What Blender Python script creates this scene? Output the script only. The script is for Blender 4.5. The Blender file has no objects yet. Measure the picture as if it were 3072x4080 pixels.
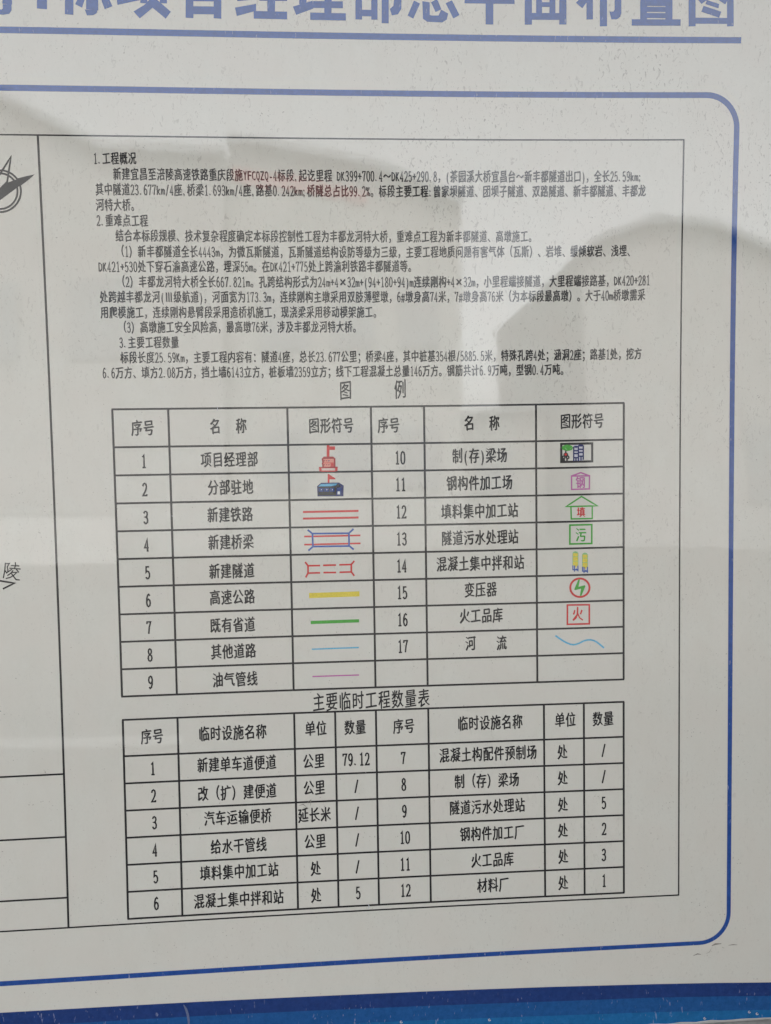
import bpy, bmesh, math, random
import numpy as np
from mathutils import Vector, Matrix
random.seed(7)
sc = bpy.context.scene
COL = sc.collection
SC = 0.002            # metres per print unit
ZC = 1.6              # camera height; print row v=VC lies at this height
# ---------------------------------------------------------------- camera
CAM=[0.053037,-0.057165,-0.015943,220.337006,66.311263,701.442968,2833.004617]
VC = CAM[4]
def rot(r):
    rx, ry, rz = r
    cx, sx, cy, sy, cz, sz = np.cos(rx), np.sin(rx), np.cos(ry), np.sin(ry), np.cos(rz), np.sin(rz)
    X = np.array([[1, 0, 0], [0, cx, -sx], [0, sx, cx]])
    Y = np.array([[cy, 0, sy], [0, 1, 0], [-sy, 0, cy]])
    Z = np.array([[cz, -sz, 0], [sz, cz, 0], [0, 0, 1]])
    return Z @ X @ Y
Rm = rot(CAM[:3])
tow = lambda a: Vector((a[0], a[2], -a[1]))      # (right, down, into board) -> world
cd = bpy.data.cameras.new('camera')
cam = bpy.data.objects.new('camera', cd)
COL.objects.link(cam)
M3 = Matrix((tow(Rm[0]), -tow(Rm[1]), -tow(Rm[2]))).transposed()
cam.matrix_world = Matrix.Translation((CAM[3] * SC, -CAM[5] * SC, ZC)) @ M3.to_4x4()
cd.sensor_fit = 'VERTICAL'
cd.sensor_height = 36.0
cd.lens = 36.0 * CAM[6] / 4080.0
cd.clip_start = 0.05
cd.clip_end = 500
sc.camera = cam
# ---------------------------------------------------------------- sky, sun, exposure
w = bpy.data.worlds.new('World')
sc.world = w
w.use_nodes = True
nt = w.node_tree
bg = nt.nodes['Background']
sky = nt.nodes.new('ShaderNodeTexSky')
sky.sky_type = 'NISHITA'
sky.sun_disc = False
sky.sun_elevation = math.radians(55)
sky.sun_rotation = math.radians(0)
sky.dust_density = 3.0
sky.air_density = 1.0
sky.ozone_density = 1.0
hs = nt.nodes.new('ShaderNodeHueSaturation')
hs.inputs['Saturation'].default_value = 0.12     # thin overcast
nt.links.new(sky.outputs[0], hs.inputs['Color'])
nt.links.new(hs.outputs[0], bg.inputs['Color'])
bg.inputs['Strength'].default_value = 0.10
sl = bpy.data.lights.new('sun', 'SUN')
sl.energy = 0.5
sl.angle = math.radians(25)
sl.color = (1.0, 0.96, 0.9)
sun = bpy.data.objects.new('sun', sl)
COL.objects.link(sun)
sd = Vector((0, math.cos(math.radians(55)), math.sin(math.radians(55))))
sun.rotation_euler = sd.to_track_quat('Z', 'Y').to_euler()
sun.location = sd * 30
vs = sc.view_settings
vs.view_transform = 'Standard'
vs.look = 'None'
vs.gamma = 1
vs.exposure = EXPO = 2.57
vs.use_curve_mapping = False
sc.cycles.max_bounces = 6

# ---------------------------------------------------------------- the sheet's shape
DEG = [(i, j) for i in range(5) for j in range(5) if 2 <= i + j <= 4]
WARP = np.array([-0.53,-0.34,0.286,0.483,0.187,-0.013,-0.018,-0.321,-0.025,0.004,0.247,-0.015,-0.19,0.007,-0.003,0.428,0.145,-0.013,-0.492,0.116,-0.158,-1.235,0.155,-0.201,7.945,-2.837,1.945,-0.81,-0.733,-1.383,5.984,1.1,-3.659,0.184,1.571,-0.994])
ND = len(DEG)
def surf(uv):
    """print coordinates (u right, v down) -> world points on the slightly dished sheet"""
    uv = np.asarray(uv, float).reshape(-1, 2)
    u, v = uv[:, 0], uv[:, 1]
    a = np.clip((u - 250) / 350, -1.2, 1.25)
    b = np.clip((v - 120) / 480, -1.15, 1.2)
    Mo = np.array([a ** i * b ** j for i, j in DEG])
    x = u + WARP[:ND] @ Mo
    y = v + WARP[ND:2 * ND] @ Mo
    wv = WARP[2 * ND:] @ Mo
    return np.stack([x * SC, -wv * SC, ZC - (y - VC) * SC], 1)

# ---------------------------------------------------------------- materials
def N(nt, t, **k):
    n = nt.nodes.new(t)
    for a, b in k.items():
        setattr(n, a, b)
    return n
def ramp(nt, fac, p0, p1, c0=0.0, c1=1.0):
    m = N(nt, 'ShaderNodeMapRange')
    m.inputs['From Min'].default_value = p0
    m.inputs['From Max'].default_value = p1
    m.inputs['To Min'].default_value = c0
    m.inputs['To Max'].default_value = c1
    nt.links.new(fac, m.inputs['Value'])
    return m.outputs[0]
def mul(nt, a, b, op='MULTIPLY'):
    m = N(nt, 'ShaderNodeMath', operation=op)
    for i, s in enumerate((a, b)):
        if isinstance(s, (int, float)):
            m.inputs[i].default_value = s
        else:
            nt.links.new(s, m.inputs[i])
    return m.outputs[0]
def noise(nt, vec, scale, detail=2.0, rough=0.5, dist=0.0):
    n = N(nt, 'ShaderNodeTexNoise')
    n.inputs['Scale'].default_value = scale
    n.inputs['Detail'].default_value = detail
    n.inputs['Roughness'].default_value = rough
    n.inputs['Distortion'].default_value = dist
    nt.links.new(vec, n.inputs['Vector'])
    return n.outputs[0]
def mixc(nt, fac, a, b):
    m = N(nt, 'ShaderNodeMix', data_type='RGBA')
    nt.links.new(fac, m.inputs['Factor'])
    for s, i in ((a, 6), (b, 7)):
        if isinstance(s, tuple):
            m.inputs[i].default_value = (*s, 1)
        else:
            nt.links.new(s, m.inputs[i])
    return m.outputs[2]
def mapped(nt, scale, rot=(0, 0, 0), loc=(0, 0, 0)):
    tc = N(nt, 'ShaderNodeTexCoord')
    mp = N(nt, 'ShaderNodeMapping')
    mp.inputs['Scale'].default_value = scale
    mp.inputs['Rotation'].default_value = rot
    mp.inputs['Location'].default_value = loc
    nt.links.new(tc.outputs['Object'], mp.inputs['Vector'])
    return mp.outputs[0]
MAT = {}
def film_mat(name, col, kind='ink', rough=0.015):
    """ink or paper under one glossy, slightly rippled protective film (same relief for every print colour)"""
    if name in MAT:
        return MAT[name]
    m = bpy.data.materials.new(name)
    m.use_nodes = True
    nt = m.node_tree
    p = nt.nodes['Principled BSDF']
    v1 = mapped(nt, (1, 1, 1))
    # relief of the film: long ripples, then fine orange peel
    rip = noise(nt, mapped(nt, (1, 1, 0.55), (0, 0.25, 0)), 3.2, 2.0, 0.45)
    fine = noise(nt, v1, 420, 2.0, 0.5)
    wr = noise(nt, mapped(nt, (1, 1, 1), (0, 0.6, 0)), 45, 3.0, 0.6, 0.6)
    b1 = N(nt, 'ShaderNodeBump'); b1.inputs['Strength'].default_value = 1.0; b1.inputs['Distance'].default_value = 0.0004
    nt.links.new(rip, b1.inputs['Height'])
    b2 = N(nt, 'ShaderNodeBump'); b2.inputs['Strength'].default_value = 1.0; b2.inputs['Distance'].default_value = 0.00004
    nt.links.new(wr, b2.inputs['Height']); nt.links.new(b1.outputs[0], b2.inputs['Normal'])
    b3 = N(nt, 'ShaderNodeBump'); b3.inputs['Strength'].default_value = 1.0; b3.inputs['Distance'].default_value = 0.000004
    nt.links.new(fine, b3.inputs['Height']); nt.links.new(b2.outputs[0], b3.inputs['Normal'])
    nt.links.new(b3.outputs[0], p.inputs['Normal'])
    nt.links.new(b2.outputs[0], p.inputs['Coat Normal'])
    p.inputs['Roughness'].default_value = 0.04
    p.inputs['IOR'].default_value = 1.55
    p.inputs['Coat Weight'].default_value = 1.0
    p.inputs['Coat IOR'].default_value = 1.56
    p.inputs['Coat Roughness'].default_value = rough
    # specks and hairline cracks: dirt caught in the film, in patches
    patch = ramp(nt, noise(nt, v1, 4.0, 3.0, 0.6), 0.40, 0.62, 0.15, 1.0)
    # denser over the board's upper right, as on a sheet wetter there
    sx = N(nt, 'ShaderNodeSeparateXYZ')
    nt.links.new(v1, sx.inputs[0])
    dens = mul(nt, ramp(nt, sx.outputs[2], 1.2, 2.2, 0.25, 1.0), ramp(nt, sx.outputs[0], 0.0, 0.8, 0.45, 1.0))
    vc = mapped(nt, (1, 1, 0.5), (0, 0.6, 0))
    crack = ramp(nt, noise(nt, vc, 130, 3.0, 0.6, 1.8), 0.60, 0.655)
    sp = ramp(nt, noise(nt, v1, 300, 1.0, 0.5), 0.71, 0.77)
    spm = ramp(nt, noise(nt, v1, 25, 2.0, 0.5), 0.5, 0.6)
    dirt = mul(nt, mul(nt, mul(nt, crack, patch), dens), 0.5)
    dirt2 = mul(nt, mul(nt, sp, spm), 0.55)
    dirt = mul(nt, dirt, dirt2, 'MAXIMUM')
    if kind == 'paper':
        blot = noise(nt, v1, 2.2, 4.0, 0.6)
        fib = noise(nt, v1, 170, 4.0, 0.75)
        med = noise(nt, mapped(nt, (1, 1, 0.5), (0, -0.3, 0)), 22, 4.0, 0.65)
        c = mixc(nt, ramp(nt, blot, 0.35, 0.65), tuple(x * 0.985 for x in col), tuple(min(1, x * 1.01) for x in col))
        c = mixc(nt, ramp(nt, med, 0.45, 0.75, 0, 0.4), c, tuple(x * k for x, k in zip(col, (0.90, 0.885, 0.86))))
        c = mixc(nt, ramp(nt, fib, 0.35, 0.7, 0, 0.3), c, tuple(x * 0.88 for x in col))
        tint = noise(nt, v1, 9, 3.0, 0.6)
        c = mixc(nt, ramp(nt, tint, 0.40, 0.62, 0, 0.6), c, (col[0] * 0.985, col[1] * 0.955, col[2] * 0.95))
        c = mixc(nt, dirt, c, (0.13, 0.10, 0.08))
    elif kind == 'band':
        fl = ramp(nt, noise(nt, mapped(nt, (1, 1, 0.28)), 210, 2.0, 0.6), 0.66, 0.72)
        flm = ramp(nt, noise(nt, v1, 6.0, 2.0, 0.5), 0.42, 0.62)
        mott = noise(nt, v1, 90, 4.0, 0.7)
        c = mixc(nt, ramp(nt, mott, 0.35, 0.75), tuple(x * 0.85 for x in col), tuple(x * 1.15 + 0.008 for x in col))
        c = mixc(nt, mul(nt, mul(nt, fl, flm), 0.6), c, (0.40, 0.45, 0.58))
    else:
        mott = noise(nt, v1, 300, 3.0, 0.6)
        chip = ramp(nt, noise(nt, v1, 200, 2.0, 0.6), 0.74, 0.79)
        c = mixc(nt, ramp(nt, mott, 0.4, 0.75), tuple(x * 0.9 for x in col), tuple(x * 1.1 + 0.006 for x in col))
        c = mixc(nt, mul(nt, chip, 0.55), c, (0.5, 0.5, 0.48))
    nt.links.new(c, p.inputs['Base Color'])
    MAT[name] = m
    return m
PAPER = (0.72, 0.71, 0.65)
INK = {'black': (0.020, 0.020, 0.023), 'red': (0.64, 0.045, 0.045), 'darkred': (0.40, 0.035, 0.04), 'navy': (0.022, 0.03, 0.14),
       'blue': (0.025, 0.09, 0.40), 'lightblue': (0.14, 0.48, 0.72), 'green': (0.07, 0.40, 0.05), 'lightgreen': (0.28, 0.55, 0.25),
       'yellow': (0.78, 0.64, 0.07), 'pink': (0.80, 0.32, 0.26), 'mauve': (0.55, 0.17, 0.42), 'white': (0.78, 0.80, 0.84),
       'lavender': (0.62, 0.62, 0.72), 'palepink': (0.78, 0.62, 0.57), 'grime': (0.30, 0.28, 0.25), 'pale': (0.55, 0.58, 0.64),
       'midnavy': (0.02, 0.055, 0.24), 'smear': (0.13, 0.17, 0.30),
       'title': (0.012, 0.078, 0.34), 'border': (0.010, 0.068, 0.32)}
def ink(c):
    return film_mat('ink_' + c, INK[c], 'band' if c in ('title', 'border') else 'ink')
def plain_mat(name, col, rough=0.7, bump=0.0, scale=20, metal=0.0):
    m = bpy.data.materials.new(name)
    m.use_nodes = True
    nt = m.node_tree
    p = nt.nodes['Principled BSDF']
    v1 = mapped(nt, (1, 1, 1))
    n = noise(nt, v1, scale, 5.0, 0.6)
    c = mixc(nt, ramp(nt, n, 0.3, 0.7), tuple(x * 0.82 for x in col), tuple(min(1, x * 1.1) for x in col))
    nt.links.new(c, p.inputs['Base Color'])
    p.inputs['Roughness'].default_value = rough
    p.inputs['Metallic'].default_value = metal
    if bump:
        b = N(nt, 'ShaderNodeBump'); b.inputs['Distance'].default_value = bump
        nt.links.new(n, b.inputs['Height']); nt.links.new(b.outputs[0], p.inputs['Normal'])
    return m

# ---------------------------------------------------------------- mesh helpers
def link(name, verts, faces, mat, parent=None, smooth=False, label=None):
    me = bpy.data.meshes.new(name)
    me.from_pydata([tuple(map(float, v)) for v in verts], [], faces)
    if isinstance(mat, (list, tuple)):
        for m in mat:
            me.materials.append(m)
    elif mat:
        me.materials.append(mat)
    if smooth:
        me.polygons.foreach_set('use_smooth', [True] * len(me.polygons))
    o = bpy.data.objects.new(name, me)
    COL.objects.link(o)
    if parent:
        o.parent = parent
    if label:
        o['label'] = label
    return o
H0 = 0.00012          # print stands this far proud of the sheet
class Print:
    """flat print collected in sheet coordinates; every stroke 0.01 mm above the one before"""
    def __init__(s):
        s.uv, s.h, s.f, s.mi, s.mats, s.k = [], [], [], [], [], 0
    def mat(s, c):
        if c not in s.mats:
            s.mats.append(c)
        return s.mats.index(c)
    def add(s, pts, faces, c, up=True, h=None):
        if up:
            s.k += 1
        hh = H0 + s.k * 0.000012 if h is None else h
        n = len(s.uv)
        s.uv += [tuple(p) for p in pts]
        s.h += [hh] * len(pts)
        m = s.mat(c)
        for f in faces:
            f = [n + i for i in f]
            a = sum(s.uv[f[i]][0] * s.uv[f[(i + 1) % len(f)]][1] - s.uv[f[(i + 1) % len(f)]][0] * s.uv[f[i]][1] for i in range(len(f)))
            if a > 0:
                f.reverse()          # v runs down, so this faces the viewer
            s.f.append(f)
            s.mi.append(m)
    def poly(s, pts, c):
        from mathutils.geometry import tessellate_polygon
        tri = tessellate_polygon([[Vector((x, y, 0)) for x, y in pts]])
        s.add(pts, [list(t) for t in tri], c)
    def ribbon(s, pts, width, c, closed=False, cap=0.0, seg=12.0):
        """mitred stroke; width may be a list, one per point"""
        P = [np.array(p, float) for p in pts]
        W = list(width) if isinstance(width, (list, tuple)) else [width] * len(P)
        if not closed and cap:
            d = P[0] - P[1]; P[0] = P[0] + d / (np.linalg.norm(d) + 1e-9) * cap
            d = P[-1] - P[-2]; P[-1] = P[-1] + d / (np.linalg.norm(d) + 1e-9) * cap
        Q, WW = [], []
        n = len(P)
        for i in range(n if closed else n - 1):
            a, b = P[i], P[(i + 1) % n]
            L = np.linalg.norm(b - a)
            m = max(1, int(math.ceil(L / seg)))
            for t in range(m):
                Q.append(a + (b - a) * t / m)
                WW.append(W[i] + (W[(i + 1) % n] - W[i]) * t / m)
        if not closed:
            Q.append(P[-1]); WW.append(W[-1])
        n = len(Q)
        out = []
        for i in range(n):
            a = Q[(i - 1) % n] if (closed or i > 0) else None
            b = Q[(i + 1) % n] if (closed or i < n - 1) else None
            t1 = (Q[i] - a) if a is not None else (b - Q[i])
            t2 = (b - Q[i]) if b is not None else (Q[i] - a)
            t1 = t1 / (np.linalg.norm(t1) + 1e-9); t2 = t2 / (np.linalg.norm(t2) + 1e-9)
            n1 = np.array([-t1[1], t1[0]]); n2 = np.array([-t2[1], t2[0]])
            nn = n1 + n2
            L = np.linalg.norm(nn)
            nn = n1 if L < 1e-6 else nn / L
            k = 1.0 / max(0.45, float(nn @ n1))
            out.append(Q[i] + nn * k * WW[i] / 2)
            out.append(Q[i] - nn * k * WW[i] / 2)
        fs = [[2 * i, 2 * i + 1, 2 * (i + 1) % (2 * n) + 1, 2 * (i + 1) % (2 * n)] for i in range(n if closed else n - 1)]
        s.add(out, fs, c)
    def build(s, name, parent, label=None):
        p = surf(s.uv)
        p[:, 1] -= np.array(s.h)
        o = link(name, p, s.f, [ink(c) for c in s.mats], parent, True, label)
        o.data.polygons.foreach_set('material_index', s.mi)
        # print follows the sheet exactly, so it mirrors what the sheet mirrors
        q = np.array(s.uv, float)
        nrm = np.cross(surf(q + (0, 1.0)) - surf(q), surf(q + (1.0, 0)) - surf(q))
        nrm /= np.linalg.norm(nrm, axis=1)[:, None]
        nrm[nrm[:, 1] > 0] *= -1
        o.data.normals_split_custom_set_from_vertices(nrm.tolist())
        return o
# ---------------------------------------------------------------- lettering
DIG = {'0': [([(.5, 1), (.78, .93), (.93, .7), (.93, .3), (.78, .07), (.5, 0), (.22, .07), (.07, .3), (.07, .7), (.22, .93)], 1)],
       '1': [([(.18, .84), (.55, 1), (.55, 0)], 0), ([(.15, .01), (.95, .01)], 0)],
       '2': [([(.08, .76), (.22, .94), (.5, 1), (.8, .93), (.9, .74), (.83, .55), (.5, .28), (.08, .02), (.92, .02), (.95, .14)], 0)],
       '3': [([(.08, .82), (.28, .97), (.55, 1), (.82, .9), (.86, .73), (.7, .57), (.38, .53), (.75, .48), (.92, .3), (.85, .1), (.55, 0), (.25, .03), (.05, .18)], 0)],
       '4': [([(.98, .27), (.03, .27), (.66, 1), (.68, 0)], 0), ([(.45, .01), (.92, .01)], 0)],
       '5': [([(.88, .97), (.2, .97), (.13, .53), (.4, .62), (.7, .58), (.92, .4), (.9, .18), (.65, .02), (.35, 0), (.05, .14)], 0)],
       '6': [([(.85, .88), (.6, 1), (.35, .93), (.13, .65), (.08, .3), (.25, .06), (.5, 0), (.8, .08), (.92, .3), (.8, .52), (.5, .6), (.2, .5), (.1, .36)], 0)],
       '7': [([(.06, .80), (.1, .98), (.93, .98), (.6, .55), (.42, 0)], 0)],
       '8': [([(.5, 1), (.78, .92), (.84, .76), (.7, .6), (.5, .53), (.28, .6), (.15, .77), (.25, .94)], 1), ([(.5, .53), (.84, .42), (.94, .23), (.8, .05), (.5, 0), (.2, .05), (.06, .23), (.16, .42)], 1)],
       '/': [([(.15, -.08), (.85, 1.05)], 0)]}
DIG['9'] = [([(1 - x, 1 - y) for x, y in s], c) for s, c in DIG['6']]
GL = {}
_cu = bpy.data.curves.new('glyph_source', 'FONT')
_cu.resolution_u = 2
_ob = bpy.data.objects.new('glyph_source', _cu)
COL.objects.link(_ob)
_dg = bpy.context.evaluated_depsgraph_get()
def glyph(ch, off):
    k = (ch, off)
    if k not in GL:
        _cu.body = ch
        _cu.offset = off
        _dg.update()
        e = _ob.evaluated_get(_dg)
        me = e.to_mesh()
        v = np.array([(a.co.x, a.co.y) for a in me.vertices]).reshape(-1, 2)
        f = [list(p.vertices) for p in me.polygons]
        e.to_mesh_clear()
        GL[k] = (v, f)
    return GL[k]
def half(ch):
    return ord(ch) < 0x80 or ch == 'Ⅲ' and False
def units(t):
    return sum(0.5 if half(c) else 1.0 for c in t)
def put_text(P, t, u, v, adv, em, gw, c='black', off=0.0, slant=0.085, dw=1.05, tilt=0.0, bold=0.0):
    """t written from u (left edge of the first cell), centred on row v; adv cell width, em glyph height, gw glyph width"""
    P.k += 1
    x = u
    for i, ch in enumerate(t):
        a = adv * (0.5 if half(ch) else 1.0)
        vv = v + tilt * (x - u)
        if ch in DIG:
            w_, h_ = gw * 0.38, em * 0.76
            x0, y0 = x + a / 2 - w_ / 2, vv + h_ / 2
            for s, cl in DIG[ch]:
                P.ribbon([(x0 + px * w_, y0 - py * h_) for px, py in s], dw, c, bool(cl))
        elif ch != ' ':
            gv, gf = glyph(ch, off)
            if len(gv):
                if half(ch):
                    if ch.isalpha() or ch in '+%#':
                        lo, hi = gv[:, 0].min(), gv[:, 0].max()
                        ww = gw * (0.40 if ch not in 'mMZ%#' else 0.44)
                        gx = (gv[:, 0] - lo) / (hi - lo) * ww + a / 2 - ww / 2
                    else:
                        mid = (gv[:, 0].min() + gv[:, 0].max()) / 2
                        gx = (gv[:, 0] - mid) * gw * 0.8 + (a / 2 if ch not in '.,;:' else a * 0.3)
                    gy = (gv[:, 1] - 0.36) * em
                elif ch in '×Ⅲ':
                    lo, hi = gv[:, 0].min(), gv[:, 0].max()
                    gx = (gv[:, 0] - lo) / (hi - lo) * gw * 0.66 + a / 2 - gw * 0.33
                    b0, b1 = gv[:, 1].min(), gv[:, 1].max()
                    gy = ((gv[:, 1] - b0) / (b1 - b0) - 0.5) * em * (0.5 if ch == '×' else 0.74)
                else:
                    gx = (gv[:, 0] - 0.5) * gw + a / 2
                    gy = (gv[:, 1] - 0.35 + slant * (gv[:, 0] - 0.5)) * em
                if bold:      # heavier strokes: the same character laid twice, a hair apart
                    hb = H0 + (P.k + 3) * 0.000012
                    P.add(np.stack([x + gx + bold / 2, vv - gy + bold / 3], 1), gf, c, up=False)
                    P.add(np.stack([x + gx - bold / 2, vv - gy - bold / 3], 1), gf, c, up=False, h=hb)
                else:
                    P.add(np.stack([x + gx, vv - gy], 1), gf, c, up=False)
        x += a

# ---------------------------------------------------------------- what is printed on the sheet, in sheet units
LINES=[('1.工程概况',-8.0,-232.2,31.6,-232.6),
('新建宜昌至涪陵高速铁路重庆段施YFCQZQ-4标段,起讫里程 DK399+700.4～DK425+290.8，(茶园溪大桥宜昌台～新丰都隧道出口)，全长25.59km;',9.2,-218.4,516.6,-218.6),
('其中隧道23.677km/4座,桥梁1.693km/4座,路基0.242km;桥隧总占比99.2%。标段主要工程:曾家坝隧道、团坝子隧道、双路隧道、新丰都隧道、丰都龙',-7.6,-204.3,520.5,-204.8),
('河特大桥。',-7.8,-190.2,32.7,-190.3),
('2.重难点工程',-7.8,-176.1,40.2,-175.9),
('结合本标段规模、技术复杂程度确定本标段控制性工程为丰都龙河特大桥，重难点工程为新丰都隧道、高墩施工。',9.1,-162.2,412.1,-162.4),
('（1）新丰都隧道全长4443m，为微瓦斯隧道，瓦斯隧道结构设防等级为三级，主要工程地质问题有害气体（瓦斯）、岩堆、缓倾软岩、浅埋、',8.9,-147.7,510.2,-147.9),
('DK421+530处下穿石渝高速公路，埋深55m。在DK421+775处上跨渝利铁路丰都隧道等。',-7.7,-133.6,294.1,-134.5),
('（2）丰都龙河特大桥全长667.821m。孔跨结构形式为24m+4×32m+(94+180+94)m连续刚构+4×32m，小里程端接隧道，大里程端接路基，DK420+281',8.6,-119.7,525.6,-119.4),
('处跨越丰都龙河(Ⅲ级航道)，河面宽为173.3m，连续刚构主墩采用双肢薄壁墩，6#墩身高74米，7#墩身高76米（为本标段最高墩）。大于40m桥墩需采',-7.8,-105.5,521.0,-105.2),
('用爬模施工，连续刚构悬臂段采用造桥机施工，现浇梁采用移动模架施工。',-7.7,-91.1,259.5,-91.0),
('（3）高墩施工安全风险高，最高墩76米，涉及丰都龙河特大桥。',8.2,-77.2,239.4,-76.9),
('3.主要工程数量',8.6,-62.9,64.9,-62.8),
('标段长度25.59Km，主要工程内容有：隧道4座，总长23.677公里；桥梁4座，其中桩基354根/5885.5米，特殊孔跨4处；涵洞2座；路基1处，挖方',9.1,-48.7,518.0,-47.9),
('6.6万方、填方2.08万方，挡土墙6143立方，桩板墙2359立方；线下工程混凝土总量146万方。钢筋共计6.9万吨，型钢0.4万吨。',-8.0,-34.4,444.0,-33.8)]
CELLS1=[('序号',27.9,18.4),
('名',96.6,17.8),
('称',121.5,17.6),
('图形符号',208.6,18.2),
('1',27.8,50.2),
('项目经理部',109.3,50.0),
('2',27.8,77.3),
('分部驻地',109.6,76.9),
('3',27.9,104.3),
('新建铁路',108.5,103.6),
('4',27.9,130.9),
('新建桥梁',108.6,130.4),
('5',28.0,158.0),
('新建隧道',108.7,158.9),
('6',27.9,185.3),
('高速公路',108.5,184.7),
('7',27.6,212.1),
('既有省道',108.1,212.3),
('8',27.8,239.0),
('其他道路',108.3,238.5),
('9',27.6,266.0),
('油气管线',109.2,266.5),
('序号',265.0,18.7),
('名',344.8,17.6),
('称',369.8,18.0),
('图形符号',457.9,17.4),
('10',275.7,50.4),
('制(存)梁场',355.0,49.8),
('11',275.8,76.8),
('钢构件加工场',354.6,76.8),
('12',276.0,103.9),
('填料集中加工站',354.5,104.8),
('13',276.0,130.8),
('隧道污水处理站',354.6,131.3),
('14',275.7,157.7),
('混凝土集中拌和站',354.7,157.2),
('15',275.8,184.4),
('变压器',354.6,183.6),
('16',275.8,211.7),
('火工品库',355.0,209.9),
('17',275.7,238.6),
('河',344.0,237.8),
('流',375.4,238.2)]
CELLS2=[('序号',27.6,320.1),
('临时设施名称',105.7,319.8),
('单位',187.5,318.8),
('数量',226.6,319.1),
('1',27.3,352.0),
('新建单车道便道',109.0,351.1),
('公里',184.9,351.8),
('79.12',227.0,351.5),
('2',27.4,379.2),
('改（扩）建便道',108.7,379.9),
('公里',184.9,378.8),
('/',226.9,378.7),
('3',27.6,406.1),
('汽车运输便桥',108.8,405.0),
('延长米',184.5,406.3),
('/',227.0,406.2),
('4',27.5,433.6),
('给水干管线',109.0,433.9),
('公里',184.7,433.4),
('/',226.8,433.5),
('5',27.5,460.5),
('填料集中加工站',109.1,460.1),
('处',184.7,461.1),
('/',226.7,461.1),
('6',27.5,487.5),
('混凝土集中拌和站',108.1,488.1),
('处',184.7,488.4),
('5',226.9,487.9),
('序号',275.5,319.8),
('临时设施名称',363.1,319.2),
('单位',439.9,318.9),
('数量',478.8,319.2),
('7',274.5,352.1),
('混凝土构配件预制场',360.7,351.2),
('处',436.8,352.0),
('/',479.2,351.5),
('8',274.6,379.0),
('制（存）梁场',359.1,378.7),
('处',437.0,378.9),
('/',479.3,378.7),
('9',274.8,406.4),
('隧道污水处理站',359.3,405.5),
('处',437.0,406.5),
('5',479.4,406.1),
('10',274.9,433.5),
('钢构件加工厂',364.1,433.2),
('处',436.9,433.5),
('2',479.5,433.4),
('11',274.8,461.1),
('火工品库',364.0,460.7),
('处',437.1,460.7),
('3',479.2,460.6),
('12',274.8,488.0),
('材料厂',364.4,487.1),
('处',436.9,488.2),
('1',479.3,487.8)]
HEADS=[('图',223.3,-15.7),('例',276.9,-16.2),('主',190.8,292.4),('要',203.8,292.3),('临',216.9,292.3),('时',230.0,292.2),('工',243.1,292.1),('程',256.3,292.1),('数',269.5,292.0),('量',282.7,291.9),('表',296.0,291.9)]
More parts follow.
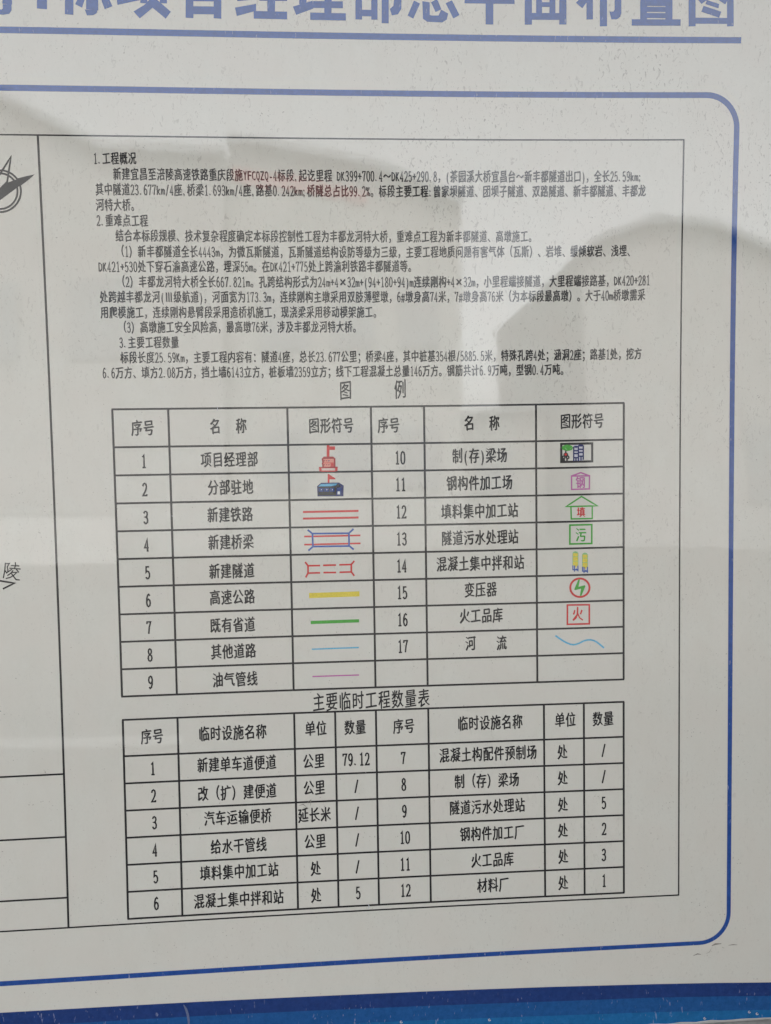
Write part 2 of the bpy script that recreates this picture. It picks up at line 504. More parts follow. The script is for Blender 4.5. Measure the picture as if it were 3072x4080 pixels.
SYMBOLS=[('office_symbol','small red office building symbol with flag',[('P','palepink',0,0,[(198.4,59.2),(211.7,59.2),(211.6,62.2),(198.3,62.0)]),
('L','red',1.97,0,[(205.2,37.2),(204.9,48.8)]),
('P','red',0,0,[(206.0,38.1),(211.9,38.2),(211.9,41.7),(205.9,41.6)]),
('P','pink',0,0,[(201.1,48.8),(209.5,48.9),(211.4,50.4),(211.2,58.8),(199.7,58.8),(199.8,54.6),(199.4,50.2)]),
('P','darkred',0,0,[(201.1,48.7),(209.5,48.8),(210.5,50.4),(200.2,50.5)]),
('L','darkred',1.11,1,[(201.1,48.8),(209.5,48.9),(211.3,50.4),(211.2,58.8),(199.7,58.8),(199.8,57.0),(199.4,54.6),(199.9,53.5),(199.4,50.5)]),
('P','red',0,0,[(207.2,54.7),(210.3,54.8),(210.2,58.3),(207.1,58.3)]),
('L','red',0.49,0,[(200.1,54.3),(210.1,54.3)]),
('P','darkred',0,0,[(200.5,51.8),(201.9,51.8),(201.8,52.7),(200.5,52.6)]),
('P','darkred',0,0,[(200.4,55.6),(201.8,55.7),(201.8,56.6),(200.4,56.5)]),
('P','darkred',0,0,[(202.7,51.8),(204.1,51.8),(204.1,52.7),(202.7,52.7)]),
('P','darkred',0,0,[(202.6,55.7),(204.0,55.7),(204.0,56.6),(202.6,56.6)]),
('P','navy',0,0,[(204.9,51.8),(206.3,51.8),(206.3,52.7),(204.9,52.7)]),
('P','darkred',0,0,[(204.8,55.7),(206.3,55.7),(206.2,56.6),(204.8,56.6)]),
('P','red',0,0,[(196.0,58.4),(198.4,58.4),(198.3,62.3),(196.0,62.3)]),
('P','red',0,0,[(211.6,58.5),(214.0,58.5),(214.0,62.4),(211.5,62.4)]),
('L','darkred',0.74,0,[(196.0,58.6),(214.0,58.6)]),
('L','red',0.74,0,[(198.3,62.2),(211.6,62.4)])],None),('camp_symbol','small blue shed symbol with red pennant',[('L','red',1.35,0,[(205.1,65.6),(204.9,73.9)]),
('P','red',0,0,[(204.4,65.5),(205.3,65.4),(211.7,69.5),(211.7,70.5),(204.3,70.4)]),
('P','navy',0,0,[(193.6,77.0),(197.6,73.6),(215.2,73.7),(219.7,76.8),(219.2,87.3),(193.8,87.0)]),
('P','lightblue',0,0,[(194.9,77.2),(197.4,75.0),(213.6,74.7),(210.9,77.2)]),
('P','black',0,0,[(194.9,77.5),(210.9,77.4),(214.2,74.9),(217.3,78.0),(212.5,78.5),(211.9,86.2),(194.6,86.1)]),
('P','midnavy',0,0,[(195.2,78.7),(199.7,78.8),(199.7,82.5),(195.2,82.4)]),
('P','midnavy',0,0,[(200.6,78.8),(205.1,78.9),(205.0,82.6),(200.5,82.5)]),
('P','midnavy',0,0,[(206.0,78.9),(210.5,79.0),(210.4,82.7),(205.9,82.6)]),
('P','white',0,0,[(197.4,79.9),(198.1,79.9),(198.1,80.9),(197.3,80.9)]),
('P','white',0,0,[(202.7,79.9),(203.5,80.0),(203.5,81.0),(202.7,81.0)]),
('P','white',0,0,[(208.1,80.0),(208.8,80.1),(208.8,81.1),(208.1,81.1)]),
('P','midnavy',0,0,[(212.9,78.8),(217.3,78.9),(217.2,86.1),(212.8,86.0)]),
('P','white',0,0,[(213.6,82.4),(215.9,82.4),(215.9,85.4),(213.5,85.3)])],None),('railway_symbol','pair of parallel red lines',[('L','red',1.47,0,[(179.7,102.1),(233.4,102.0)]),
('L','red',1.47,0,[(179.5,108.6),(233.3,108.5)])],None),('bridge_symbol','blue bridge outline crossed by two red lines',[('L','red',1.23,0,[(180.3,126.3),(234.9,126.3)]),
('L','red',1.23,0,[(180.1,134.3),(234.9,134.2)]),
('L','blue',1.23,1,[(188.1,123.5),(224.0,123.9),(223.8,136.6),(188.3,136.4)]),
('L','blue',1.23,0,[(183.8,120.0),(188.1,123.7)]),
('L','blue',1.23,0,[(228.3,119.9),(224.0,123.9)]),
('L','blue',1.23,0,[(184.0,140.0),(188.3,136.4)]),
('L','blue',1.23,0,[(223.8,136.2),(228.1,140.0)])],None),('tunnel_symbol','red dashed tunnel outline with flared ends',[('L','red',1.23,0,[(180.5,151.8),(183.1,155.3),(182.9,162.6),(180.7,166.5)]),
('L','red',1.23,0,[(183.1,155.3),(194.5,155.3)]),
('L','red',1.23,0,[(182.9,162.6),(194.5,162.5)]),
('L','red',1.23,0,[(198.2,155.2),(210.3,155.2)]),
('L','red',1.23,0,[(198.4,162.4),(210.2,162.6)]),
('L','red',1.23,0,[(214.2,155.1),(225.7,155.0)]),
('L','red',1.23,0,[(214.3,162.5),(225.7,162.4)]),
('L','red',1.23,0,[(228.6,151.8),(225.7,155.0),(225.6,162.4),(228.3,166.1)])],None),('expressway_symbol','thick yellow line',[('L','yellow',3.69,0,[(184.6,184.9),(232.2,184.5)])],None),('provincial_road_symbol','green line',[('L','green',2.33,0,[(185.2,211.8),(231.8,211.5)])],None),('minor_road_symbol','thin light blue line',[('L','lightblue',0.98,0,[(185.4,238.6),(231.5,238.3)])],None),('pipeline_symbol','thin mauve line',[('L','mauve',0.98,0,[(185.4,266.0),(231.2,266.0)])],None),('beam_yard_symbol','black framed pictogram with green canopy and two navy silos',[('P','lavender',0,0,[(449.4,40.5),(459.0,40.4),(459.0,56.3),(449.4,56.4)]),
('L','black',1.6,1,[(436.9,39.4),(468.1,39.4),(468.1,57.3),(436.8,57.3)]),
('P','green',0,0,[(448.6,43.4),(448.4,44.2),(447.9,45.0),(447.0,45.6),(445.8,46.1),(444.4,46.3),(443.0,46.4),(441.5,46.3),(440.2,45.9),(439.0,45.4),(438.1,44.8),(437.6,44.0),(437.4,43.2),(437.6,42.4),(438.1,41.7),(439.0,41.1),(440.2,40.6),(441.6,40.3),(443.0,40.2),(444.5,40.4),(445.8,40.7),(447.0,41.2),(447.9,41.9),(448.4,42.6)]),
('P','lightgreen',0,0,[(440.1,43.0),(440.9,43.0),(443.1,45.2),(441.8,45.0)]),
('P','lightgreen',0,0,[(445.3,44.8),(447.6,42.6),(447.6,43.4),(445.9,44.9)]),
('P','lightgreen',0,0,[(439.6,41.6),(444.2,41.1),(441.8,41.7)]),
('L','black',0.98,0,[(441.4,46.4),(441.4,48.4)]),
('P','black',0,0,[(443.7,50.1),(443.5,50.9),(443.0,51.6),(442.2,52.0),(441.3,52.2),(440.5,52.0),(439.7,51.5),(439.2,50.8),(439.0,50.0),(439.2,49.2),(439.7,48.5),(440.5,48.0),(441.3,47.9),(442.2,48.0),(443.0,48.5),(443.5,49.2)]),
('P','red',0,0,[(442.7,49.9),(442.5,50.5),(442.0,50.9),(441.3,51.1),(440.7,50.9),(440.2,50.5),(440.0,49.9),(440.2,49.3),(440.7,48.8),(441.3,48.7),(442.0,48.8),(442.5,49.3)]),
('L','black',0.98,1,[(440.5,52.8),(440.4,53.4),(439.9,53.9),(439.3,54.1),(438.7,53.9),(438.2,53.4),(438.1,52.7),(438.2,52.0),(438.7,51.5),(439.3,51.4),(439.9,51.6),(440.4,52.1)]),
('L','black',0.98,1,[(444.5,52.8),(444.3,53.5),(443.9,54.0),(443.3,54.2),(442.6,54.0),(442.2,53.5),(442.0,52.8),(442.2,52.1),(442.6,51.6),(443.3,51.5),(443.9,51.7),(444.3,52.2)]),
('L','black',0.98,0,[(438.5,57.2),(438.5,54.0)]),
('L','black',0.98,0,[(439.9,57.3),(439.9,53.8)]),
('L','black',0.98,0,[(442.6,57.3),(442.6,54.1)]),
('L','navy',0.98,0,[(449.4,42.4),(449.4,56.4)]),
('L','navy',0.98,0,[(454.1,41.7),(454.1,56.5)]),
('L','navy',0.98,0,[(459.0,41.5),(459.0,55.2)]),
('P','navy',0,0,[(454.3,42.5),(454.0,43.0),(453.3,43.3),(452.4,43.5),(451.3,43.5),(450.3,43.2),(449.6,42.9),(449.3,42.4),(449.6,42.0),(450.3,41.6),(451.3,41.5),(452.4,41.5),(453.3,41.7),(454.0,42.1)]),
('P','navy',0,0,[(459.3,41.4),(459.0,41.8),(458.3,42.2),(457.2,42.4),(456.0,42.4),(454.9,42.2),(454.2,41.7),(453.9,41.2),(454.2,40.8),(454.9,40.4),(456.0,40.2),(457.2,40.2),(458.3,40.5),(459.0,40.9)]),
('L','navy',0.98,0,[(449.5,46.3),(454.1,46.4)]),
('L','navy',0.98,0,[(449.5,49.2),(454.1,49.3)]),
('L','navy',0.98,0,[(449.5,53.3),(454.1,53.4)]),
('L','navy',0.98,0,[(454.2,45.0),(459.0,45.1)]),
('L','navy',0.98,0,[(454.2,48.1),(459.0,48.2)]),
('L','navy',0.98,0,[(454.2,51.9),(459.0,52.0)]),
('L','navy',0.98,0,[(451.6,53.3),(451.6,56.4)]),
('L','navy',0.98,0,[(456.7,52.0),(456.7,55.7)])],None),('steel_yard_symbol','mauve gabled outline around a character',[('L','mauve',1.06,0,[(447.2,71.5),(456.5,68.3),(465.3,71.6)]),
('L','mauve',1.06,1,[(447.2,71.5),(465.3,71.7),(465.2,84.7),(447.2,84.9)])],('钢','mauve',456.2,78.4,9.3,11.4)),('fill_station_symbol','green house outline around a red character',[('L','green',1.06,1,[(441.6,101.9),(457.2,92.1),(473.3,101.9)]),
('L','green',1.06,0,[(446.5,102.0),(446.8,114.4),(468.1,114.5),(468.1,102.1)])],('填','red',456.7,108.0,8.4,9.7)),('sewage_symbol','green square around a character',[('L','green',1.23,1,[(445.4,120.6),(467.6,120.6),(467.6,139.6),(445.3,139.6)])],('污','green',456.6,131.0,10.7,13.8)),('mixing_plant_symbol','pair of yellow silos on blue legs',[('P','yellow',0,0,[(448.3,148.6),(453.6,148.8),(453.6,161.7),(448.2,161.5)]),
('P','lightgreen',0,0,[(448.4,148.9),(448.8,147.6),(450.9,147.0),(453.0,147.7),(453.5,149.1)]),
('P','yellow',0,0,[(450.1,161.6),(452.7,161.6),(451.3,164.1)]),
('L','lightgreen',0.39,0,[(448.3,152.5),(453.5,152.7)]),
('L','lightgreen',0.39,0,[(448.3,156.9),(453.5,157.1)]),
('L','lightgreen',0.44,0,[(448.3,148.6),(448.2,161.5)]),
('L','lightgreen',0.44,0,[(453.6,148.8),(453.6,161.7)]),
('L','blue',0.74,0,[(448.3,161.5),(448.3,165.6),(453.7,166.2)]),
('L','blue',0.74,0,[(449.9,161.6),(449.9,167.4)]),
('L','blue',0.74,0,[(453.4,161.7),(453.5,167.3)]),
('L','blue',0.61,0,[(449.9,166.4),(451.7,164.8),(453.5,166.2)]),
('P','yellow',0,0,[(458.0,150.3),(463.3,150.4),(463.3,163.3),(457.9,163.2)]),
('P','lightgreen',0,0,[(458.0,150.6),(458.5,149.3),(460.6,148.6),(462.7,149.4),(463.2,150.7)]),
('P','yellow',0,0,[(459.8,163.2),(462.4,163.3),(461.0,165.7)]),
('L','lightgreen',0.39,0,[(458.0,154.2),(463.2,154.3)]),
('L','lightgreen',0.39,0,[(458.0,158.6),(463.2,158.7)]),
('L','lightgreen',0.44,0,[(458.0,150.3),(457.9,163.2)]),
('L','lightgreen',0.44,0,[(463.3,150.4),(463.3,163.3)]),
('L','blue',0.74,0,[(458.0,163.2),(458.0,167.3),(463.4,167.8)]),
('L','blue',0.74,0,[(459.6,163.2),(459.6,169.1)]),
('L','blue',0.74,0,[(463.1,163.3),(463.2,168.9)]),
('L','blue',0.61,0,[(459.6,168.1),(461.4,166.5),(463.2,167.8)])],None),('transformer_symbol','green lightning bolt in a red circle',[('L','red',1.47,1,[(465.2,184.3),(465.0,186.1),(464.4,187.9),(463.5,189.5),(462.3,190.9),(460.8,192.0),(459.1,192.8),(457.3,193.3),(455.3,193.4),(453.4,193.2),(451.6,192.6),(449.9,191.7),(448.4,190.5),(447.2,189.0),(446.3,187.4),(445.8,185.6),(445.6,183.8),(445.8,181.9),(446.3,180.2),(447.2,178.6),(448.5,177.2),(450.0,176.1),(451.6,175.3),(453.5,174.8),(455.4,174.7),(457.3,174.9),(459.1,175.5),(460.8,176.4),(462.3,177.6),(463.5,179.1),(464.4,180.7),(465.0,182.5)]),
('P','green',0,0,[(453.9,175.5),(455.5,175.4),(454.0,183.1),(460.3,181.6),(461.1,182.5),(456.9,192.3),(455.3,192.3),(456.6,185.0),(450.2,186.4),(449.6,185.5)])],None),('explosives_store_symbol','red square around a character',[('L','red',1.23,1,[(442.6,201.3),(464.9,201.6),(464.9,221.0),(442.5,220.9)])],('火','red',453.1,210.9,11.0,14.3)),('river_symbol','wavy light blue line',[('L','lightblue',1.23,0,[(430.5,232.2),(433.5,234.5),(436.0,236.2),(438.9,238.2),(441.9,239.8),(445.3,241.3),(448.7,241.9),(451.8,241.4),(454.6,240.5),(457.2,239.2),(459.7,238.1),(463.1,237.4),(466.5,237.5),(469.6,238.3),(472.5,239.9),(476.2,242.9),(479.6,245.9)])],None)]
LEFTART=[('compass_rose','',[('L','black',1.72,1,[(-75.0,-202.3),(-75.4,-199.3),(-76.2,-196.5),(-77.5,-193.7),(-79.2,-191.2),(-81.2,-188.9),(-83.5,-187.0),(-86.1,-185.4),(-88.8,-184.3),(-91.7,-183.6),(-94.6,-183.3),(-97.5,-183.5),(-100.3,-184.2),(-103.0,-185.3),(-105.4,-186.9),(-107.5,-188.8),(-109.3,-191.0),(-110.7,-193.5),(-111.6,-196.2),(-112.2,-199.1),(-112.2,-202.0),(-111.8,-205.0),(-111.0,-207.8),(-109.8,-210.6),(-108.1,-213.1),(-106.1,-215.3),(-103.8,-217.2),(-101.2,-218.8),(-98.5,-219.9),(-95.6,-220.6),(-92.7,-220.9),(-89.8,-220.7),(-87.0,-220.0),(-84.3,-218.9),(-81.9,-217.4),(-79.8,-215.5),(-78.0,-213.3),(-76.6,-210.8),(-75.6,-208.1),(-75.1,-205.2)]),('L','black',1.72,1,[(-78.1,-202.3),(-78.4,-199.7),(-79.1,-197.3),(-80.2,-194.9),(-81.6,-192.8),(-83.3,-190.8),(-85.2,-189.2),(-87.4,-187.9),(-89.7,-186.9),(-92.1,-186.3),(-94.5,-186.1),(-96.9,-186.2),(-99.3,-186.8),(-101.5,-187.8),(-103.5,-189.1),(-105.2,-190.7),(-106.7,-192.6),(-107.9,-194.8),(-108.7,-197.1),(-109.1,-199.5),(-109.2,-202.1),(-108.8,-204.6),(-108.1,-207.0),(-107.1,-209.3),(-105.7,-211.5),(-104.0,-213.4),(-102.1,-215.1),(-99.9,-216.4),(-97.6,-217.4),(-95.3,-218.0),(-92.8,-218.2),(-90.4,-218.0),(-88.1,-217.4),(-85.9,-216.5),(-83.9,-215.2),(-82.1,-213.6),(-80.6,-211.7),(-79.4,-209.5),(-78.6,-207.2),(-78.2,-204.8)]),('L','black',1.6,0,[(-106.2,-198.0),(-93.1,-217.4),(-82.3,-233.4),(-86.9,-210.7),(-96.3,-201.7)]),('P','black',0,0,[(-63.2,-217.0),(-78.1,-213.0),(-87.4,-209.7),(-100.2,-197.2),(-100.6,-189.5),(-94.3,-194.0),(-76.1,-206.9)]),('L','black',1.47,0,[(-78.3,-212.8),(-63.2,-216.8),(-76.1,-207.2)])],None),('direction_lettering','',[('L','black',1.13,0,[(-104.5,144.3),(-105.4,151.7),(-107.0,159.3)]),('L','black',1.13,0,[(-104.2,145.4),(-100.9,145.3),(-103.0,148.5),(-102.5,151.1),(-102.7,153.4),(-103.8,154.3),(-105.3,151.7)]),('L','black',1.13,0,[(-99.5,147.3),(-91.8,148.0)]),('L','black',1.13,0,[(-101.2,149.8),(-90.7,151.0)]),('L','black',1.13,0,[(-95.3,144.2),(-95.4,147.6),(-96.4,150.1)]),('L','black',1.13,0,[(-98.7,150.7),(-102.3,153.3)]),('L','black',1.13,0,[(-95.1,150.6),(-92.5,154.2)]),('L','black',1.13,0,[(-97.7,151.9),(-99.7,154.6),(-103.2,156.9)]),('L','black',1.13,0,[(-98.8,154.0),(-94.4,154.1),(-97.6,157.0),(-100.8,158.8),(-104.8,159.7)]),('L','black',1.13,0,[(-99.5,154.9),(-97.6,157.7),(-95.3,161.1),(-91.9,161.5)]),('L','black',1.72,0,[(-119.0,159.9),(-110.2,161.7),(-97.0,164.4),(-107.9,169.6)])],None)]
TITLE=[('局',[('L',8.55,[(-77.3,-379.3),(-78.1,-366.2)]),
('P',0,[(-74.2,-366.2),(-74.5,-361.1),(-76.7,-358.0),(-82.4,-357.0),(-86.7,-357.5),(-86.4,-361.7),(-83.5,-361.4),(-82.2,-362.5),(-82.0,-366.1)]),
('L',7.67,[(-103.7,-378.9),(-73.5,-379.4)]),
('L',7.37,[(-102.9,-390.3),(-77.6,-390.7)]),
('L',7.37,[(-77.4,-393.9),(-78.1,-383.1)])]),
('4',[('L',9.0,[(-45.7,-390.7),(-47.4,-362.7)]),
('L',7.08,[(-67.9,-375.7),(-37.7,-376.2)]),
('P',0,[(-49.9,-390.6),(-41.6,-390.8),(-62.1,-372.6),(-68.0,-373.7)])]),
('标',[('L',7.67,[(-21.0,-400.0),(-23.4,-358.3)]),
('L',6.78,[(-33.5,-390.9),(-10.7,-391.0)]),
('L',5.9,[(-22.7,-387.3),(-32.6,-371.8)]),
('L',5.31,[(-21.0,-386.1),(-14.1,-377.3)]),
('L',7.37,[(-13.0,-397.0),(16.6,-397.0)]),
('L',7.37,[(-15.8,-383.0),(17.9,-383.0)]),
('L',10.91,[(-1.4,-382.6),(-2.5,-362.6)]),
('P',0,[(-7.5,-362.5),(2.5,-362.7),(1.1,-359.6),(-1.9,-358.1),(-7.4,-357.8),(-9.2,-363.0)]),
('P',0,[(-12.0,-378.6),(-6.8,-376.1),(-11.5,-364.3),(-17.4,-367.2)]),
('P',0,[(4.1,-377.0),(10.3,-379.3),(16.0,-366.1),(8.8,-363.4)])]),
('项',[('L',7.08,[(23.3,-395.8),(40.9,-395.8)]),
('L',7.37,[(31.9,-396.0),(30.7,-373.0)]),
('P',0,[(19.6,-375.4),(41.4,-377.1),(41.4,-371.9),(20.5,-367.3)]),
('L',6.78,[(42.5,-399.4),(71.7,-399.3)]),
('L',6.49,[(45.5,-391.2),(44.4,-369.2)]),
('L',6.49,[(63.2,-391.5),(62.2,-369.5)]),
('L',5.9,[(43.5,-392.4),(66.0,-392.6)]),
('L',6.78,[(56.0,-399.0),(55.7,-391.4)]),
('L',7.67,[(53.8,-386.3),(53.1,-371.5)]),
('P',0,[(49.3,-372.1),(56.8,-372.2),(68.6,-362.4),(63.7,-356.3),(52.2,-365.5),(40.1,-356.1),(34.8,-362.0),(45.0,-367.9)])]),
('目',[('L',7.08,[(87.1,-398.4),(85.4,-357.4)]),
('L',7.08,[(112.6,-398.6),(111.0,-357.4)]),
('L',6.49,[(85.9,-397.1),(113.3,-397.3)]),
('L',5.9,[(85.4,-385.0),(112.9,-385.1)]),
('L',5.9,[(85.0,-374.7),(112.5,-374.9)]),
('L',6.78,[(87.3,-364.1),(112.1,-364.3)])]),
('经',[('P',0,[(127.4,-367.1),(146.9,-370.7),(146.7,-364.7),(128.8,-359.8)]),
('P',0,[(129.2,-380.1),(139.0,-381.5),(146.3,-394.5),(153.1,-390.8),(141.5,-373.9),(129.7,-372.6)]),
('P',0,[(129.6,-390.3),(139.6,-402.0),(145.0,-398.3),(136.3,-385.3)]),
('L',6.49,[(154.0,-399.1),(172.7,-398.8)]),
('P',0,[(173.4,-401.4),(174.0,-395.7),(155.5,-380.6),(150.8,-385.0)]),
('P',0,[(162.7,-390.3),(178.5,-382.3),(174.2,-377.1),(158.5,-385.8)]),
('L',5.9,[(149.9,-376.3),(175.6,-376.6)]),
('L',7.08,[(161.0,-376.5),(160.5,-361.3)]),
('L',6.64,[(144.4,-361.2),(175.3,-361.1)])]),
('理',[('L',6.78,[(183.2,-399.0),(198.5,-398.9)]),
('L',6.78,[(182.9,-385.6),(197.5,-385.5)]),
('L',6.78,[(190.7,-399.2),(190.1,-370.9)]),
('P',0,[(180.8,-368.9),(199.3,-374.3),(199.8,-367.6),(183.7,-361.8)]),
('L',5.9,[(203.0,-399.4),(202.5,-380.2)]),
('L',5.9,[(227.1,-399.9),(226.8,-380.6)]),
('L',5.9,[(202.0,-400.0),(228.1,-400.1)]),
('L',5.31,[(202.5,-390.4),(226.9,-390.6)]),
('L',5.6,[(201.6,-381.4),(227.8,-381.6)]),
('L',6.78,[(214.4,-399.6),(213.1,-361.5)]),
('L',5.9,[(199.6,-371.0),(227.3,-371.3)]),
('L',6.34,[(196.7,-360.9),(229.9,-360.8)])]),
('部',[('L',6.19,[(250.2,-404.8),(250.1,-397.7)]),
('L',5.9,[(238.9,-396.9),(261.3,-397.0)]),
('L',5.6,[(243.8,-395.0),(245.5,-387.4)]),
('L',5.6,[(256.8,-395.3),(254.2,-387.5)]),
('L',6.19,[(237.3,-384.9),(262.4,-385.1)]),
('L',6.19,[(242.2,-379.8),(241.9,-358.8)]),
('L',5.9,[(256.8,-379.8),(256.6,-358.9)]),
('L',5.9,[(240.1,-379.5),(259.5,-379.6)]),
('L',5.6,[(239.9,-364.5),(259.3,-364.5)]),
('L',6.64,[(267.2,-401.9),(266.7,-355.9)]),
('L',6.49,[(265.6,-399.0),(280.3,-399.0)]),
('P',0,[(277.6,-401.8),(283.9,-399.6),(277.5,-387.9),(271.8,-387.8)]),
('P',0,[(271.8,-387.8),(277.5,-387.9),(282.3,-378.9),(282.0,-368.5),(278.7,-363.9),(273.0,-362.8),(271.2,-368.4),(274.5,-371.0),(275.3,-377.5)])]),
('总',[('P',0,[(299.1,-405.0),(305.7,-407.0),(310.7,-398.8),(304.3,-396.1)]),
('P',0,[(323.4,-407.3),(329.8,-404.9),(323.4,-396.4),(317.8,-398.3)]),
('L',6.19,[(298.7,-396.0),(298.6,-380.5)]),
('L',6.19,[(327.4,-396.2),(327.5,-381.0)]),
('L',5.9,[(296.6,-395.3),(329.8,-395.6)]),
('L',6.19,[(296.5,-382.4),(329.9,-382.7)]),
('P',0,[(293.9,-376.1),(299.6,-373.5),(293.2,-360.3),(287.9,-362.9)]),
('P',0,[(301.7,-375.6),(308.8,-374.7),(308.8,-364.0),(310.0,-363.3),(317.1,-363.4),(319.5,-368.6),(326.2,-365.3),(324.9,-360.0),(320.6,-357.4),(306.4,-357.8),(302.4,-360.3)]),
('P',0,[(310.0,-374.8),(315.7,-377.9),(319.8,-368.8),(314.2,-366.4)]),
('P',0,[(323.8,-374.1),(329.7,-376.8),(336.9,-364.2),(331.1,-361.0)])]),
('平',[('L',6.78,[(343.3,-401.9),(387.5,-402.1)]),
('L',6.49,[(341.6,-377.6),(389.3,-377.7)]),
('L',7.37,[(365.1,-402.3),(365.5,-356.2)]),
('P',0,[(347.6,-396.8),(353.3,-398.8),(357.7,-386.6),(351.7,-384.6)]),
('P',0,[(376.8,-399.2),(383.3,-397.4),(377.7,-385.0),(372.0,-386.8)])]),
('面',[('L',6.64,[(395.3,-403.1),(441.6,-403.3)]),
('L',6.96,[(416.1,-402.9),(415.2,-394.4)]),
('L',6.96,[(402.1,-393.5),(402.7,-356.5)]),
('L',6.96,[(435.2,-393.7),(435.9,-357.0)]),
('L',6.01,[(399.3,-392.1),(438.4,-392.3)]),
('L',5.69,[(412.4,-392.3),(412.9,-365.5)]),
('L',5.69,[(425.1,-392.4),(425.7,-365.7)]),
('L',4.11,[(410.3,-381.0),(428.1,-381.1)]),
('L',4.11,[(410.5,-374.3),(428.3,-374.4)]),
('L',6.01,[(399.8,-363.8),(439.1,-364.0)])]),
('布',[('L',6.32,[(449.5,-398.4),(496.3,-398.5)]),
('P',0,[(465.5,-407.0),(472.6,-405.0),(465.4,-386.0),(454.4,-371.4),(448.2,-376.2),(459.1,-388.7)]),
('L',6.32,[(461.2,-383.1),(461.8,-361.7)]),
('L',6.01,[(459.2,-384.5),(492.0,-384.6)]),
('L',6.96,[(474.3,-391.7),(475.3,-355.8)]),
('L',6.64,[(488.6,-384.8),(489.1,-367.1)]),
('P',0,[(492.4,-367.8),(491.4,-364.3),(488.3,-362.2),(482.9,-362.0),(480.7,-368.9),(484.6,-368.9),(485.8,-370.6)])]),
('置',[('L',5.69,[(503.8,-406.1),(504.2,-394.9)]),
('L',5.69,[(547.2,-406.2),(547.7,-395.2)]),
('L',4.74,[(501.5,-405.4),(549.6,-405.5)]),
('L',4.74,[(501.9,-395.6),(550.0,-395.7)]),
('L',4.74,[(518.0,-405.6),(518.4,-395.8)]),
('L',4.74,[(533.0,-405.6),(533.4,-395.7)]),
('L',4.74,[(501.3,-389.9),(549.5,-390.0)]),
('L',5.69,[(525.5,-393.8),(525.8,-386.0)]),
('L',6.64,[(513.5,-386.6),(514.3,-361.6)]),
('L',6.96,[(538.3,-386.6),(539.2,-361.8)]),
('L',4.43,[(512.4,-385.4),(539.3,-385.4)]),
('L',3.79,[(516.6,-379.8),(536.0,-379.8)]),
('L',4.27,[(516.7,-376.4),(536.2,-376.4)]),
('L',4.43,[(516.9,-371.2),(536.4,-371.3)]),
('L',4.43,[(517.1,-365.8),(536.6,-365.8)]),
('L',5.69,[(502.7,-359.5),(550.8,-359.8)])]),
('图',[('L',6.96,[(560.2,-405.5),(562.3,-356.5)]),
('L',6.64,[(598.1,-405.8),(600.4,-356.8)]),
('L',6.01,[(557.6,-404.1),(600.8,-404.3)]),
('L',5.38,[(559.4,-361.6),(602.8,-361.6)]),
('P',0,[(576.1,-400.1),(581.8,-397.3),(571.1,-386.5),(566.5,-390.0)]),
('P',0,[(575.4,-397.3),(592.3,-397.1),(592.5,-392.5),(575.6,-393.0)]),
('P',0,[(588.4,-394.6),(594.1,-391.8),(570.8,-376.5),(566.6,-380.8)]),
('P',0,[(572.6,-388.7),(577.3,-390.9),(597.1,-381.1),(594.4,-376.3)]),
('P',0,[(575.9,-380.1),(588.4,-376.7),(587.8,-372.8),(574.8,-376.5)]),
('P',0,[(572.9,-374.9),(590.8,-369.8),(588.9,-364.4),(570.9,-369.6)])])]
STRIPES=[[(-219.0,587.0),(-171.8,587.4),(-124.4,587.5),(-64.8,587.9),(-4.6,588.4),(68.6,589.3),(167.9,591.1),(294.8,593.5),(424.6,596.5),(529.9,599.7),(596.4,602.3),(655.7,605.4),(703.6,608.1)],[(-219.5,601.8),(-172.2,602.2),(-124.7,602.1),(-65.1,602.5),(-4.9,602.9),(77.2,603.9),(167.6,605.7),(294.6,608.6),(424.4,611.9),(529.9,614.1),(596.4,616.9),(655.9,620.0),(703.8,622.9)],[(-220.0,615.9),(-172.6,616.0),(-125.1,615.9),(-65.4,616.8),(-5.2,617.4),(76.9,618.6),(167.4,620.9),(273.9,622.9),(424.3,626.9),(529.9,629.7),(596.5,632.3),(656.0,635.4),(704.1,638.5)],[(-220.4,629.8),(-173.0,629.8),(-125.4,629.7),(-65.7,630.4),(-5.4,631.0),(76.6,632.8),(167.1,634.9),(273.6,637.4),(424.1,641.5),(529.8,643.1),(556.5,642.9),(586.4,643.0),(620.7,644.1),(628.2,643.3),(656.1,644.2),(704.2,647.0)]]
RINGS=[(585.2,639.5),(641.1,638.3),(632.8,635.8),(359.1,627.0),(268.5,623.3)]
MARKS=[('L','grime',1.72,0,[(592.2,562.2),(596.0,560.5),(602.4,560.4)]),('L','grime',1.11,0,[(609.9,562.6),(614.8,562.1),(619.2,562.6)]),('L','grime',1.23,0,[(572.7,571.6),(577.2,569.9),(581.0,570.7)]),('L','grime',0.37,0,[(586.2,569.9),(590.0,568.6),(592.2,563.8)]),('L','grime',0.37,0,[(603.1,563.6),(604.3,565.0),(605.8,565.1)]),('L','smear',2.21,0,[(51.9,591.0),(54.1,595.4),(55.6,600.9),(56.5,607.3),(56.5,615.9)]),('L','pale',0.49,0,[(97.5,598.4),(98.2,602.7)]),('L','grime',0.98,0,[(169.5,395.5),(173.7,394.7),(176.1,397.0)]),('L','grime',0.74,0,[(177.8,392.8),(181.2,390.5),(180.7,396.4)]),('L','grime',0.74,0,[(173.6,398.0),(179.4,399.0)]),('L','pale',0.74,0,[(236.1,499.5),(237.8,501.8),(236.5,505.2)]),('L','pale',0.61,0,[(99.1,-1.4),(99.5,0.6),(99.1,2.7)]),('L','pale',0.74,0,[(53.0,102.4),(53.4,104.5)])]

